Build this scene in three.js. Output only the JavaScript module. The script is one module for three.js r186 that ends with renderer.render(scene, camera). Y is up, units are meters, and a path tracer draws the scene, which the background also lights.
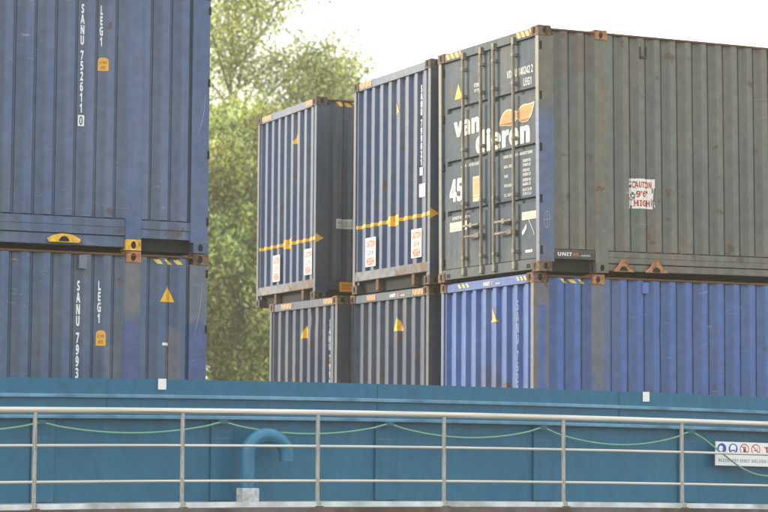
import * as THREE from 'three';
import { RoundedBoxGeometry } from 'three/addons/geometries/RoundedBoxGeometry.js';
import { mergeGeometries, toCreasedNormals } from 'three/addons/utils/BufferGeometryUtils.js';

// ---------------------------------------------------------------- camera, sky, sun, exposure
const scene = new THREE.Scene();
const camera = new THREE.PerspectiveCamera(12.776, 1.5, 0.5, 1500);
{
  const yaw = 0.465, pitch = 0.0800, roll = 0.007;
  const v = new THREE.Vector3(Math.sin(yaw) * Math.cos(pitch), Math.sin(pitch), -Math.cos(yaw) * Math.cos(pitch));
  const r = new THREE.Vector3(Math.cos(yaw), 0, Math.sin(yaw)), u = new THREE.Vector3().crossVectors(r, v);
  camera.up.copy(r).multiplyScalar(-Math.sin(roll)).addScaledVector(u, Math.cos(roll));
  camera.position.set(0, 0, 0);
  camera.lookAt(v);
  camera.focus = 25; camera.userData.fStop = 2.5;
}
const SUN = new THREE.Vector3(-0.64, 0.30, -0.71).normalize();
{ // hazy bright evening sky, brighter and warmer round the sun, dimmer and bluer opposite
  const W = 512, H = 256, d = new Float32Array(W * H * 4), p = new THREE.Vector3();
  for (let j = 0; j < H; j++) for (let i = 0; i < W; i++) {
    const lat = ((j + 0.5) / H - 0.5) * Math.PI, lon = ((i + 0.5) / W - 0.5) * 2 * Math.PI;
    p.set(Math.cos(lat) * Math.cos(lon), Math.sin(lat), Math.cos(lat) * Math.sin(lon));
    const c = p.dot(SUN), y = Math.max(p.y, 0);
    const glow = Math.pow(Math.max(0, (c + 1) / 2), 5);
    const cloud = 0.06 * Math.sin(p.x * 5 + p.z * 3 + 2 * Math.sin(p.y * 6)) * y;
    const hor = 1 - 0.25 * y;
    const o = (j * W + i) * 4;
    d[o] = (0.74 + 1.25 * glow + cloud) * hor;
    d[o + 1] = (0.80 + 1.12 * glow + cloud) * hor;
    d[o + 2] = (0.84 + 0.84 * glow + cloud) * hor;
    d[o + 3] = 1;
    if (p.y < -0.02) { d[o] *= 0.25; d[o + 1] *= 0.25; d[o + 2] *= 0.25; }
  }
  const t = new THREE.DataTexture(d, W, H, THREE.RGBAFormat, THREE.FloatType);
  t.mapping = THREE.EquirectangularReflectionMapping; t.minFilter = t.magFilter = THREE.LinearFilter; t.needsUpdate = true;
  scene.background = t; scene.environment = t;
}
const sun = new THREE.DirectionalLight(0xffeed6, 1.7);
sun.position.copy(SUN).multiplyScalar(120).add(new THREE.Vector3(14, 0, -26));
sun.target.position.set(14, 0, -26);
sun.castShadow = true; sun.shadow.radius = 22; sun.shadow.mapSize.set(2048, 2048);
Object.assign(sun.shadow.camera, { left: -70, right: 70, top: 70, bottom: -70, near: 1, far: 300 });
scene.add(sun, sun.target);
scene.fog = new THREE.FogExp2(0xfff9de, 0.0015);
const renderer = new THREE.WebGLRenderer({ antialias: true });
renderer.toneMapping = THREE.LinearToneMapping;
renderer.toneMappingExposure = 2.55;
renderer.shadowMap.enabled = true; renderer.shadowMap.type = THREE.PCFSoftShadowMap;

// ---------------------------------------------------------------- helpers
function rng(seed) { let s = seed | 0; return () => { s = (s + 0x6d2b79f5) | 0; let t = Math.imul(s ^ (s >>> 15), 1 | s); t = (t + Math.imul(t ^ (t >>> 7), 61 | t)) ^ t; return ((t ^ (t >>> 14)) >>> 0) / 4294967296; }; }
const hash = (x, y, s) => { let h = Math.imul(x, 374761393) + Math.imul(y, 668265263) + Math.imul(s, 974634777) | 0; h = Math.imul(h ^ (h >>> 13), 1274126177); return ((h ^ (h >>> 16)) >>> 0) / 4294967296; };
function vn(x, y, s = 1) { const i = Math.floor(x), j = Math.floor(y); let a = x - i, b = y - j; a = a * a * (3 - 2 * a); b = b * b * (3 - 2 * b); return (hash(i, j, s) * (1 - a) + hash(i + 1, j, s) * a) * (1 - b) + (hash(i, j + 1, s) * (1 - a) + hash(i + 1, j + 1, s) * a) * b; }
const fbm = (x, y, s, n = 4) => { let a = 0, w = 0.5, t = 0; for (let k = 0; k < n; k++) { a += w * vn(x, y, s + k); t += w; x *= 2.03; y *= 2.03; w *= 0.5; } return a / t; };
const used = {};
const numbered = (n) => { const k = used[n] = (used[n] ?? -1) + 1; return k ? n + '_' + String(k).padStart(3, '0') : n; };
function mesh(name, geo, mat, parent) { const m = new THREE.Mesh(geo, mat); m.name = parent ? name : numbered(name); m.castShadow = m.receiveShadow = true; (parent || scene).add(m); return m; }
function tag(o, label, category, group, kind) { o.userData.label = label; if (category) o.userData.category = category; if (group) o.userData.group = group; if (kind) o.userData.kind = kind; return o; }
function thing(name, label, category, group) { const g = new THREE.Group(); g.name = numbered(name); scene.add(g); return tag(g, label, category, group); }
const merge = (l) => mergeGeometries(l.map((g) => { const n = g.index ? g.toNonIndexed() : g; for (const k of Object.keys(n.attributes)) if (!['position', 'normal', 'uv'].includes(k)) n.deleteAttribute(k); return n; }));
function bx(x0, x1, y0, y1, z0, z1, r = 0.004) {
  const w = Math.abs(x1 - x0), h = Math.abs(y1 - y0), d = Math.abs(z1 - z0);
  const g = r > 0 ? new RoundedBoxGeometry(w, h, d, 1, Math.min(r, w / 2.2, h / 2.2, d / 2.2)) : new THREE.BoxGeometry(w, h, d);
  g.translate((x0 + x1) / 2, (y0 + y1) / 2, (z0 + z1) / 2); return g;
}
function tube(pts, r, seg = 40, rad = 10) { return new THREE.TubeGeometry(new THREE.CatmullRomCurve3(pts.map((p) => new THREE.Vector3(...p))), seg, r, rad, false); }
function rod(a, b, r, n = 12) { const A = new THREE.Vector3(...a), B = new THREE.Vector3(...b), d = B.clone().sub(A), g = new THREE.CylinderGeometry(r, r, d.length(), n); g.applyQuaternion(new THREE.Quaternion().setFromUnitVectors(new THREE.Vector3(0, 1, 0), d.normalize())); g.translate((A.x + B.x) / 2, (A.y + B.y) / 2, (A.z + B.z) / 2); return g; }
function boxUV(g, su, sv, ox = 0, dir = 1) { // metres: sides by (u, v), ends by (t, v), tops by (u, t)
  const p = g.attributes.position, n = g.attributes.normal, uv = new Float32Array(p.count * 2);
  for (let i = 0; i < p.count; i++) {
    const ax = Math.abs(n.getX(i)), ay = Math.abs(n.getY(i)), az = Math.abs(n.getZ(i));
    const x = p.getX(i) * dir + ox, y = p.getY(i), z = p.getZ(i);
    let a, b; if (ay > ax && ay > az) { a = x; b = z; } else if (ax > az) { a = -z; b = y; } else { a = x; b = y; }
    uv[i * 2] = a / su; uv[i * 2 + 1] = b / sv;
  }
  g.setAttribute('uv', new THREE.BufferAttribute(uv, 2)); return g;
}
const canvasTex = (w, h, draw, alpha = false) => {
  const c = document.createElement('canvas'); c.width = w; c.height = h; const x = c.getContext('2d'); draw(x, w, h);
  const t = new THREE.CanvasTexture(c); t.colorSpace = THREE.SRGBColorSpace; t.anisotropy = 8; return t;
};
const dataTex = (w, h, f, srgb = true) => {
  const d = new Uint8Array(w * h * 4);
  for (let j = 0; j < h; j++) for (let i = 0; i < w; i++) { const c = f(i / w, j / h, i, j), o = (j * w + i) * 4; d[o] = Math.max(0, Math.min(255, c[0])); d[o + 1] = Math.max(0, Math.min(255, c[1])); d[o + 2] = Math.max(0, Math.min(255, c[2])); d[o + 3] = 255; }
  const t = new THREE.DataTexture(d, w, h, THREE.RGBAFormat); t.wrapS = t.wrapT = THREE.RepeatWrapping; t.magFilter = THREE.LinearFilter; t.minFilter = THREE.LinearMipmapLinearFilter; t.generateMipmaps = true; if (srgb) t.colorSpace = THREE.SRGBColorSpace; t.needsUpdate = true; return t;
};
const mix = (a, b, k) => [a[0] + (b[0] - a[0]) * k, a[1] + (b[1] - a[1]) * k, a[2] + (b[2] - a[2]) * k];
const sst = (a, b, x) => { const t = Math.max(0, Math.min(1, (x - a) / (b - a))); return t * t * (3 - 2 * t); };

// ---------------------------------------------------------------- setting: water, far bank
const waterBump = dataTex(512, 512, (a, b) => { const v = 255 * fbm(a * 24, b * 40, 31, 4); return [v, v, v]; }, false); waterBump.repeat.set(90, 90);
{
  const m = new THREE.MeshPhysicalMaterial({ color: new THREE.Color().setRGB(0.035, 0.045, 0.04), roughness: 0.12, bumpMap: waterBump, bumpScale: 0.05 });
  const g = new THREE.PlaneGeometry(900, 120); g.rotateX(-Math.PI / 2); g.translate(20, -2.3, 10);
  const w = mesh('water', g, m); w.userData.kind = 'structure'; w.userData.label = 'canal water';
  // far bank and the land behind it, one uneven sheet
  const nx = 120, nz = 60, P = [], I = [], U = [];
  for (let j = 0; j <= nz; j++) for (let i = 0; i <= nx; i++) {
    const x = -300 + 640 * i / nx, k = j / nz, z = -46 - 560 * k * k;
    const y = -2.7 + 1.5 * sst(0, 0.12, k) + 0.4 * (fbm(x * 0.08, z * 0.08, 5) - 0.5) + 2 * k;
    P.push(x, y, z); U.push(x / 4, z / 4);
    if (i < nx && j < nz) { const a = j * (nx + 1) + i; I.push(a, a + 1, a + nx + 1, a + 1, a + nx + 2, a + nx + 1); }
  }
  const gg = new THREE.BufferGeometry(); gg.setAttribute('position', new THREE.Float32BufferAttribute(P, 3)); gg.setAttribute('uv', new THREE.Float32BufferAttribute(U, 2)); gg.setIndex(I); gg.computeVertexNormals();
  const grass = dataTex(256, 256, (a, b) => { const n = fbm(a * 16, b * 16, 3), f = fbm(a * 64, b * 64, 9, 2); const c = mix([58, 70, 30], [104, 104, 58], n); return [c[0] * (0.6 + 0.7 * f), c[1] * (0.6 + 0.7 * f), c[2] * (0.6 + 0.7 * f)]; });
  const land = mesh('ground', gg, new THREE.MeshStandardMaterial({ map: grass, roughness: 1 })); land.userData.kind = 'structure'; land.userData.label = 'grassy far bank';
}

// ---------------------------------------------------------------- materials for steel
const rustBump = dataTex(256, 256, (a, b) => { const v = 255 * fbm(a * 20, b * 20, 71, 4); return [v, v, v]; }, false);
const mottle = (base, rust, amt, s) => dataTex(256, 256, (a, b) => {
  const n = fbm(a * 7, b * 7, s, 5), f = fbm(a * 30, b * 30, s + 9, 3); const k = sst(amt - 0.12, amt + 0.12, 0.75 * n + 0.25 * f);
  const c = mix(rust, base, k); const q = 0.82 + 0.36 * f; return [c[0] * q, c[1] * q, c[2] * q];
});
const M = {};
const std = (o) => new THREE.MeshStandardMaterial(o);
M.rustOrange = std({ map: mottle([172, 116, 78], [122, 74, 48], 0.42, 101), roughness: 0.85, bumpMap: rustBump, bumpScale: 0.004 });
M.rustBrown = std({ map: mottle([118, 96, 80], [96, 62, 44], 0.5, 111), roughness: 0.85, bumpMap: rustBump, bumpScale: 0.004 });
M.rustDark = std({ map: mottle([84, 76, 74], [78, 54, 44], 0.5, 121), roughness: 0.85, bumpMap: rustBump, bumpScale: 0.004 });
M.dark = std({ color: 0x1d1c1c, roughness: 0.9 });
M.under = std({ map: mottle([46, 46, 48], [58, 46, 40], 0.4, 131), roughness: 0.95 });
M.yellow = std({ map: mottle([226, 172, 52], [150, 100, 50], 0.3, 141), roughness: 0.6 });
M.galv = std({ map: mottle([132, 126, 113], [108, 91, 74], 0.42, 151), roughness: 0.75 });
M.roof = std({ map: mottle([90, 92, 94], [96, 84, 76], 0.45, 161), roughness: 0.8 });
M.rubber = std({ color: 0x161616, roughness: 0.8 });

// ---------------------------------------------------------------- container paint
const CL = 13.716, CH = 2.896;
// paint(): colour map of a long side, 13.716 m x 2.896 m; f(u, v) may return a repainted colour and how much of it covers
function paintSide(base, seed, opt = {}) {
  const W = 2048, H = 448, rust = opt.rust || [112, 78, 58], wear = opt.wear ?? 0.3;
  return dataTex(W, H, (a, b) => {
    const u = a * CL, v = b * CH;
    const big = fbm(u * 0.9, v * 0.9, seed, 3), fine = fbm(u * 14, v * 14, seed + 5, 3), streak = fbm(u * 16, v * 0.55, seed + 11, 4), chip = fbm(u * 6, v * 5, seed + 17, 5);
    let c = mix(base, opt.fade || mix(base, [170, 170, 165], 0.35), sst(0.35, 0.75, big) * 0.5 + 0.28 * sst(0.45, 0.7, streak));
    if (u > 0.2 && u < CL - 0.2 && !(u > 0.765 && u < 0.945)) { // sheen of the corrugation put into the colour: ribs paler, webs darker
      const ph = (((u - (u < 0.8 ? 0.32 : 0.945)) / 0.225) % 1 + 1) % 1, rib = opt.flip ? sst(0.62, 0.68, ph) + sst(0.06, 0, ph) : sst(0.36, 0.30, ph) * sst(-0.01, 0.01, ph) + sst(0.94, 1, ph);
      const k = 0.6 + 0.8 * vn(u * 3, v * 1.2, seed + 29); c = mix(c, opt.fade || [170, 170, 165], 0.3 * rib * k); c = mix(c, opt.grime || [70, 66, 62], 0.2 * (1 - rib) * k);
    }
    if (opt.patch) { const r = opt.patch(u, v, vn(u * 9, v * 9, seed + 3)); if (r) c = mix(c, r[0], r[1]); }
    const edge = Math.exp(-v / 0.3) * 0.16 + Math.exp(-(CH - v) / 0.2) * 0.12;
    c = mix(c, rust, wear * sst(0.5, 0.74, 0.55 * streak + 0.45 * big + edge));
    c = mix(c, mix(rust, [60, 44, 36], 0.4), 0.8 * sst(0.80 - edge * 0.4 - wear * 0.16, 0.86 - edge * 0.4 - wear * 0.14, chip));
    c = mix(c, [176, 176, 172], 0.45 * sst(0.93, 0.97, vn(u * 5 + v * 3, v * 60 - u * 7, seed + 51)) * sst(0.5, 0.7, vn(u * 1.5, v * 1.5, seed + 53)));
    c = mix(c, [110, 84, 66], (0.25 + wear) * sst(0.74, 0.9, vn(u * 30, 1, seed + 57)) * sst(0.9, 0.25, v - 0.3) * vn(u * 14, v * 5, seed + 59));
    const q = 0.9 + 0.2 * fine; return [c[0] * q, c[1] * q, c[2] * q];
  });
}
function paintEnd(base, seed, opt = {}) {
  const W = 384, H = 448, rust = opt.rust || [118, 84, 62], wear = opt.wear ?? 0.25;
  return dataTex(W, H, (a, b) => {
    const t = a * 2.5, v = b * CH;
    const big = fbm(t * 1.1, v * 1.1, seed, 3), fine = fbm(t * 14, v * 14, seed + 5, 3), streak = fbm(t * 14, v * 0.7, seed + 11, 4), chip = fbm(t * 6, v * 5, seed + 17, 5);
    let c = mix(base, opt.fade || mix(base, [165, 165, 160], 0.3), sst(0.35, 0.75, big) * 0.45 + 0.25 * sst(0.45, 0.7, streak));
    if (opt.patch) { const r = opt.patch(t, v, vn(t * 9, v * 9, seed + 3)); if (r) c = mix(c, r[0], r[1]); }
    const edge = Math.exp(-v / 0.22) * 0.22;
    c = mix(c, rust, wear * sst(0.5, 0.74, 0.55 * streak + 0.45 * big + edge));
    c = mix(c, mix(rust, [60, 44, 36], 0.4), 0.8 * sst(0.74 - edge * 0.35, 0.8 - edge * 0.35, chip));
    const q = 0.9 + 0.2 * fine; return [c[0] * q, c[1] * q, c[2] * q];
  });
}
const bumpFine = dataTex(256, 256, (a, b) => { const v = 255 * (0.6 * fbm(a * 12, b * 12, 81, 4) + 0.4 * fbm(a * 60, b * 60, 82, 2)); return [v, v, v]; }, false);
bumpFine.repeat.set(14, 3);
const paintMat = (map, rough = 0.5, coat = 0) => new THREE.MeshPhysicalMaterial({ map, roughness: rough, bumpMap: bumpFine, bumpScale: 0.004, clearcoat: coat * 0.6, clearcoatRoughness: 0.3 });

// ---------------------------------------------------------------- container geometry
function corrugation(u0, u1, period, top, bottom, depth, start = 0) { // list of [u, depth inward]
  const fl = (period - top - bottom) / 2, L = []; let u = u0; L.push([u, start ? depth : 0]);
  let first = (start ? bottom : top) * 0.5, ph = start ? 2 : 0; u += first;
  while (u < u1 - 1e-6) {
    if (ph === 0) { L.push([u, 0]); u += fl; ph = 1; } else if (ph === 1) { L.push([u, depth]); u += bottom; ph = 2; } else if (ph === 2) { L.push([u, depth]); u += fl; ph = 3; } else { L.push([u, 0]); u += top; ph = 0; }
  }
  const last = L[L.length - 1]; L.push([u1, last[1]]); return L;
}
const depthAt = (prof, u) => { for (let i = 0; i < prof.length - 1; i++) if (u >= prof[i][0] && u <= prof[i + 1][0]) { const k = (u - prof[i][0]) / Math.max(1e-6, prof[i + 1][0] - prof[i][0]); return prof[i][1] + k * (prof[i + 1][1] - prof[i][1]); } return 0; };
function sheet(prof, v0, v1, place, dent, su, flip, nv = 14) { // place(u, v, depth) -> [x, y, z]
  const P = [], U = [], I = [], n = prof.length;
  for (let j = 0; j <= nv; j++) { const v = v0 + (v1 - v0) * j / nv; for (const [u, d] of prof) { P.push(...place(u, v, d + dent(u, v))); U.push(u / su, v / CH); } }
  for (let j = 0; j < nv; j++) for (let i = 0; i < n - 1; i++) { const a = j * n + i; if (flip) I.push(a, a + n, a + 1, a + 1, a + n, a + n + 1); else I.push(a, a + 1, a + n, a + 1, a + n + 1, a + n); }
  const g = new THREE.BufferGeometry(); g.setAttribute('position', new THREE.Float32BufferAttribute(P, 3)); g.setAttribute('uv', new THREE.Float32BufferAttribute(U, 2)); g.setIndex(I);
  return toCreasedNormals(g, 0.35);
}
function castingGeo() { // centred on x, z in -0.17..0 from outer corner; outward faces -x and +z with slotted holes
  const s = 0.172, h = 0.118, list = [bx(0.011, s - 0.004, 0.008, h - 0.008, -s + 0.004, -0.011, 0.003)];
  const plate = (w) => { const sh = new THREE.Shape(); sh.moveTo(0, 0); sh.lineTo(w, 0); sh.lineTo(w, h); sh.lineTo(0, h); sh.closePath(); const e = new THREE.Path(); e.absellipse(w / 2, h / 2, 0.029, 0.040, 0, Math.PI * 2, false, 0); sh.holes.push(e); return new THREE.ExtrudeGeometry(sh, { depth: 0.012, bevelEnabled: true, bevelThickness: 0.003, bevelSize: 0.003, bevelOffset: -0.003, bevelSegments: 1, curveSegments: 16 }); };
  const a = plate(s); a.translate(0, 0, -0.012); list.push(a);
  const b = plate(s - 0.016); b.rotateY(-Math.PI / 2); b.translate(0.012, 0, -s + 0.001); list.push(b);
  list.push(bx(0, s, h - 0.009, h, -s, 0.0, 0.003), bx(0, s, 0, 0.009, -s, 0.0, 0.003));
  return boxUV(merge(list), 1.1, 1.1);
}
const CAST = castingGeo();
const HOLE_Z = new THREE.CylinderGeometry(1, 1, 1, 20); HOLE_Z.rotateX(Math.PI / 2); HOLE_Z.scale(0.0285, 0.0395, 0.006); HOLE_Z.translate(0.086, 0.059, -0.0105);
const HOLE_X = new THREE.CylinderGeometry(1, 1, 1, 20); HOLE_X.rotateZ(Math.PI / 2); HOLE_X.scale(0.006, 0.0395, 0.0285); HOLE_X.translate(0.0105, 0.059, -0.086);
const decalMats = [];
const decalMat = (t, o = {}) => std({ map: t, transparent: true, roughness: 0.6, ...o });
const EPS = 0.005;
const NODENT = () => 0;

function container(o) {
  const { x, y, z, h = 0, dir = 1, W = 2.5, side, end, castM, seed } = o;
  const g = thing('shipping_container', o.label, 'container', 'shipping containers stacked in the hold');
  g.position.set(x, y, z); g.rotation.set(0, h, o.tilt || 0);
  const X = (u) => dir * u, flip = dir < 0, rt = o.railTop || 0.262, rh = o.railHeight || 0.108;
  const su = CL, B = (u0, u1, v0, v1, w0, w1, r) => boxUV(bx(X(u0), X(u1), v0, v1, w0, w1, r), CL, CH, 0, dir);
  const R = rng(seed), dents = []; for (let i = 0; i < 16; i++) dents.push([0.3 + R() * 13, 0.5 + R() * 2, 0.05 + R() * 0.12, 0.006 + R() * 0.012]);
  for (const d of o.dents || []) dents.push(d);
  const dent = (u, v) => { let d = 0.006 * (fbm(u * 1.1, v * 0.9, seed + 40, 2) - 0.5); for (const q of dents) { const r2 = ((u - q[0]) ** 2 + (v - q[1]) ** 2) / (q[2] * q[2]); if (r2 < 6) d += q[3] * Math.exp(-r2); } return d * sst(0, 0.25, v - rt) * sst(0, 0.2, 2.83 - v); };
  // long sides
  const pr = (a, b, st) => { // flat rib, sharp return with a groove added at its foot to make a dark line, flat web, sloping flank; the groove is on the right as seen from outside
    const L = [], step = dir > 0 ? [[0, 0], [0.074, 0], [0.094, 0.032], [0.096, 0.044], [0.117, 0.044], [0.119, 0.032], [0.178, 0.032]] : [[0, 0], [0.047, 0.032], [0.106, 0.032], [0.108, 0.044], [0.129, 0.044], [0.131, 0.032], [0.151, 0]];
    for (let u0 = a - 0.225 + (st ? 0.12 : 0); u0 < b; u0 += 0.225) for (const [du, d] of step) L.push([u0 + du, d]);
    const at = (u) => depthAt(L, u), out = [[a, at(a)]]; for (const q of L) if (q[0] > a + 1e-4 && q[0] < b - 1e-4) out.push(q); out.push([b, at(b)]); return out; };
  const spans = [pr(0.2, 0.765, 1), pr(0.945, CL - 0.945, 0), pr(CL - 0.765, CL - 0.2, 1)];
  for (const [w, s] of [[-0.008, 1], [-W + 0.008, -1]]) {
    const list = spans.map((p) => sheet(p, rt + 0.010, 2.85, (u, v, d) => [X(u), v, w - s * d], s > 0 ? dent : NODENT, su, flip !== (s < 0), s > 0 ? 16 : 3));
    mesh('side_wall', merge(list), side, g);
    const mo = s > 0 ? 0 : -W, f = (d) => mo - s * d;      // f(depth inward)
    mesh('top_rail', merge([B(0.17, CL - 0.17, 2.846, 2.87, f(0.0), f(0.06))]), o.railM || M.rustBrown, g);
    const rail = [];
    for (const [a, b] of [[0.2, 0.765], [CL - 0.765, CL - 0.2]]) rail.push(B(a, b, rt - rh * 0.5, rt, f(0.014), f(0.05)), B(a, b, rt - rh, rt - rh * 0.5 - 0.002, f(0.022), f(0.05)), B(a, b, rt - rh - 0.002, rt - rh + 0.006, f(0.018), f(0.12)));
    rail.push(B(0.945, CL - 0.945, rt * 0.47, rt, f(0.016), f(0.06)), B(0.945, CL - 0.945, 0.036, rt * 0.47 - 0.009, f(0.028), f(0.07)), B(0.945, CL - 0.945, 0.032, 0.042, f(0.03), f(0.13)), B(0.945, CL - 0.945, rt * 0.74, rt * 0.74 + 0.012, f(0.010), f(0.03)));
    mesh('bottom_rail', merge(rail), side, g);
    for (const u of [0.77, CL - 0.94]) mesh('stacking_post', B(u - 0.006, u + 0.176, 0.112, CH - 0.112, f(0.001), f(0.09), 0.01), side, g);
  }
  // corner posts
  for (const u of [0, CL - 0.2]) for (const w of [0, -W]) {
    const t = w ? 1 : -1, e = u ? CL : 0, k = u ? -1 : 1;
    mesh('corner_post', merge([B(e + k * 0.001, e + k * 0.07, 0.112, CH - 0.112, w + t * 0.003, w + t * 0.085, 0.008), B(e + k * 0.04, e + k * 0.205, 0.112, CH - 0.112, w + t * 0.001, w + t * 0.07, 0.008)]), o.postM || side, g);
  }
  // castings: rotations carry the slotted faces outward
  const cast = (u, v, w, q, m) => { const c = mesh('corner_casting', CAST, m, g); c.position.set(X(u), v, w); c.rotation.y = q; mesh('casting_hole', HOLE_Z, M.dark, c); mesh('casting_hole', HOLE_X, M.dark, c); };
  const cm = castM || M.rustBrown, c2 = o.castPost || cm, cb = o.castPostBottom || c2;
  for (const v of [0, CH - 0.118]) {
    const q = dir > 0 ? [0, Math.PI / 2, -Math.PI / 2, Math.PI] : [Math.PI / 2, 0, Math.PI, -Math.PI / 2];
    cast(-0.003, v, 0.003, q[0], cm); cast(CL + 0.003, v, 0.003, q[1], cm); cast(-0.003, v, -W - 0.003, q[2], cm); cast(CL + 0.003, v, -W - 0.003, q[3], cm);
    for (const u of [0.768, CL - 0.94]) { cast(dir > 0 ? u : u + 0.172, v, 0.004, 0, v ? c2 : cb); cast(dir > 0 ? u + 0.172 : u, v, -W - 0.004, Math.PI, v ? c2 : cb); }
  }
  // roof and underframe
  mesh('roof', boxUV(bx(X(0.08), X(CL - 0.08), 2.832, 2.844, -W + 0.06, -0.06, 0), 1.3, 1.3), M.roof, g);
  const uf = [bx(X(0.1), X(0.94), 0.01, 0.15, -W + 0.1, -0.13, 0), bx(X(CL - 0.94), X(CL - 0.1), 0.01, 0.15, -W + 0.1, -0.13, 0), bx(X(0.1), X(CL - 0.1), 0.15, 0.2, -W + 0.05, -0.055, 0)];
  for (let u = 0.95; u < CL - 0.9; u += 0.4) uf.push(bx(X(u), X(u + 0.06), 0.03, 0.15, -W + 0.06, -0.06, 0));
  mesh('underframe', boxUV(merge(uf), 1.5, 1.5), M.under, g);
  // ends
  const T = (t) => -t; // t metres from the near corner along the end
  const endProf = corrugation(0.08, W - 0.08, (W - 0.16) / 8.5, 0.088, 0.115, 0.05, 1);
  const endSheet = (u, s, dn) => sheet(endProf, 0.2, 2.80, (t, v, d) => [X(u + s * d), v, T(t)], dn, 2.5, (s > 0) !== flip, 14);
  const endDent = (t, v) => { let d = 0.005 * (fbm(t * 1.4, v, seed + 60, 2) - 0.5); for (const q of o.endDents || []) { const r2 = ((t - q[0]) ** 2 + (v - q[1]) ** 2) / (q[2] * q[2]); if (r2 < 6) d += q[3] * Math.exp(-r2); } return d * sst(0, 0.2, v - 0.25) * sst(0, 0.06, 2.80 - v); };
  const endFrame = (u, k, low, m) => {
    mesh('top_rail', boxUV(merge([bx(X(u + k * 0.004), X(u + k * 0.1), 2.775, 2.884, -W + 0.165, -0.165, 0.006)]), 2.5, CH), m, g);
    mesh('bottom_rail', boxUV(merge([bx(X(u + k * 0.004), X(u + k * 0.1), low, low + 0.125, -W + 0.08, -0.08, 0.006)]), 2.5, CH), o.sillM || m, g);
  };
  endFrame(CL, -1, 0.03, end);
  mesh('end_wall', endSheet(CL - 0.025, -1, NODENT), end, g);
  let doorDecal = null;
  if (!o.doors) {
    endFrame(0, 1, o.low ?? 0.17, end);
    mesh('end_wall', endSheet(0.02, 1, endDent), end, g);
    if ((o.low ?? 0.17) > 0.1) {
      for (const t of [0.5, W - 0.82]) mesh('support_leg', boxUV(bx(X(0.02), X(0.12), 0.02, 0.18, T(t), T(t + 0.085), 0.005), 1, 1), M.rustBrown, g);
      for (const t of [0.165, W - 0.165]) { const k = t < 1 ? 1 : -1, sh = new THREE.Shape(); sh.moveTo(0, 0.172); sh.lineTo(k * -0.16, 0.172); sh.lineTo(0, 0.03); sh.closePath(); const e = new THREE.ExtrudeGeometry(sh, { depth: 0.012, bevelEnabled: false }); e.rotateY(Math.PI / 2); e.translate(X(0.03), 0, T(t)); e.scale(1, 1, 1); mesh('gusset', boxUV(e, 1, 1), end, g); }
      mesh('tunnel_plate', bx(X(0.45), X(0.47), 0.0, 0.18, -W + 0.2, -0.2, 0), M.under, g);
    }
  } else {
    endFrame(0, 1, 0.028, end);
    // each leaf: horizontal grooves pressed into the steel
    const gv = [2.155, 1.49, 0.86], prof = [[0.165, 0]];
    for (const v of [...gv].reverse()) prof.push([v - 0.035, 0], [v - 0.022, 0.04], [v + 0.022, 0.04], [v + 0.03, 0]);
    prof.push([2.77, 0]);
    [[0.055, 1.205, 0.1], [1.22, W - 0.06, 0]].forEach(([t0, t1, off], k) => {
      const P = [], U = [], I = [], px = (d) => X(0.035 + d);
      // columns: solid stile, sunk grooves, solid stile
      const cols = [t0, t0 + 0.06, t0 + 0.085, t1 - 0.15 + off * 0.2, t1 - 0.12 + off * 0.2, t1];
      for (const [v, d] of prof) cols.forEach((t, i) => { P.push(px(i === 2 || i === 3 ? d : 0), v, T(t)); U.push(t / 2.5, v / CH); });
      for (let j = 0; j < prof.length - 1; j++) for (let i = 0; i < 5; i++) { const a = j * 6 + i; I.push(a, a + 6, a + 1, a + 1, a + 6, a + 7); }
      const dg = new THREE.BufferGeometry(); dg.setAttribute('position', new THREE.Float32BufferAttribute(P, 3)); dg.setAttribute('uv', new THREE.Float32BufferAttribute(U, 2)); dg.setIndex(I);
      const leaf = mesh('door', merge([toCreasedNormals(dg, 0.3), boxUV(bx(X(0.085), X(0.1), 0.165, 2.77, T(t0), T(t1), 0), 2.5, CH), boxUV(bx(X(0.032), X(0.09), 0.165, 2.77, T(t0), T(t0 + 0.03)), 2.5, CH), boxUV(bx(X(0.032), X(0.09), 0.165, 2.77, T(t1 - 0.03), T(t1)), 2.5, CH)]), end, g);
      for (const t of k ? [1.375, 1.826] : [0.577, 1.057]) {
        const l = [rod([X(-0.012), 0.06, T(t)], [X(-0.012), 2.82, T(t)], 0.02)];
        for (const v of [0.10, 2.79]) l.push(bx(X(-0.03), X(0.03), v - 0.045, v + 0.045, T(t - 0.036), T(t + 0.026), 0.008));
        for (const v of [0.27, 0.95, 1.62, 2.28, 2.62]) l.push(bx(X(-0.034), X(0.036), v - 0.022, v + 0.022, T(t - 0.027), T(t + 0.027), 0.008));
        mesh('lock_rod', boxUV(merge(l), 1, 1), M.galv, leaf);
      }
      for (const [a, b, v, kk] of k ? [[1.40, 1.80, 0.66, 0], [1.40, 1.76, 0.525, 1]] : [[0.60, 1.0, 0.645, 0], [0.60, 1.0, 0.505, 1]])
        mesh('door_handle', boxUV(merge([bx(X(-0.045), X(-0.022), v - 0.014, v + 0.014, T(a), T(b), 0.006), bx(X(-0.05), X(0.034), v - 0.032, v + 0.03, T(kk ? a - 0.01 : a + 0.15), T(kk ? a + 0.09 : a + 0.22), 0.008)]), 1, 1), M.galv, leaf);
      for (const v of [2.658, 2.069, 1.457, 0.85, 0.25]) mesh('hinge', boxUV(bx(X(0.012), X(0.045), v - 0.05, v + 0.05, T(k ? W - 0.02 : -0.003), T(k ? W - 0.11 : 0.09), 0.006), 1, 1), M.dark, leaf);
      mesh('door_seal', bx(X(0.04), X(0.06), 0.15, 2.785, T(k ? t0 - 0.013 : t1 - 0.001), T(k ? t0 + 0.001 : t1 + 0.013), 0), M.rubber, leaf);
    });
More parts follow.
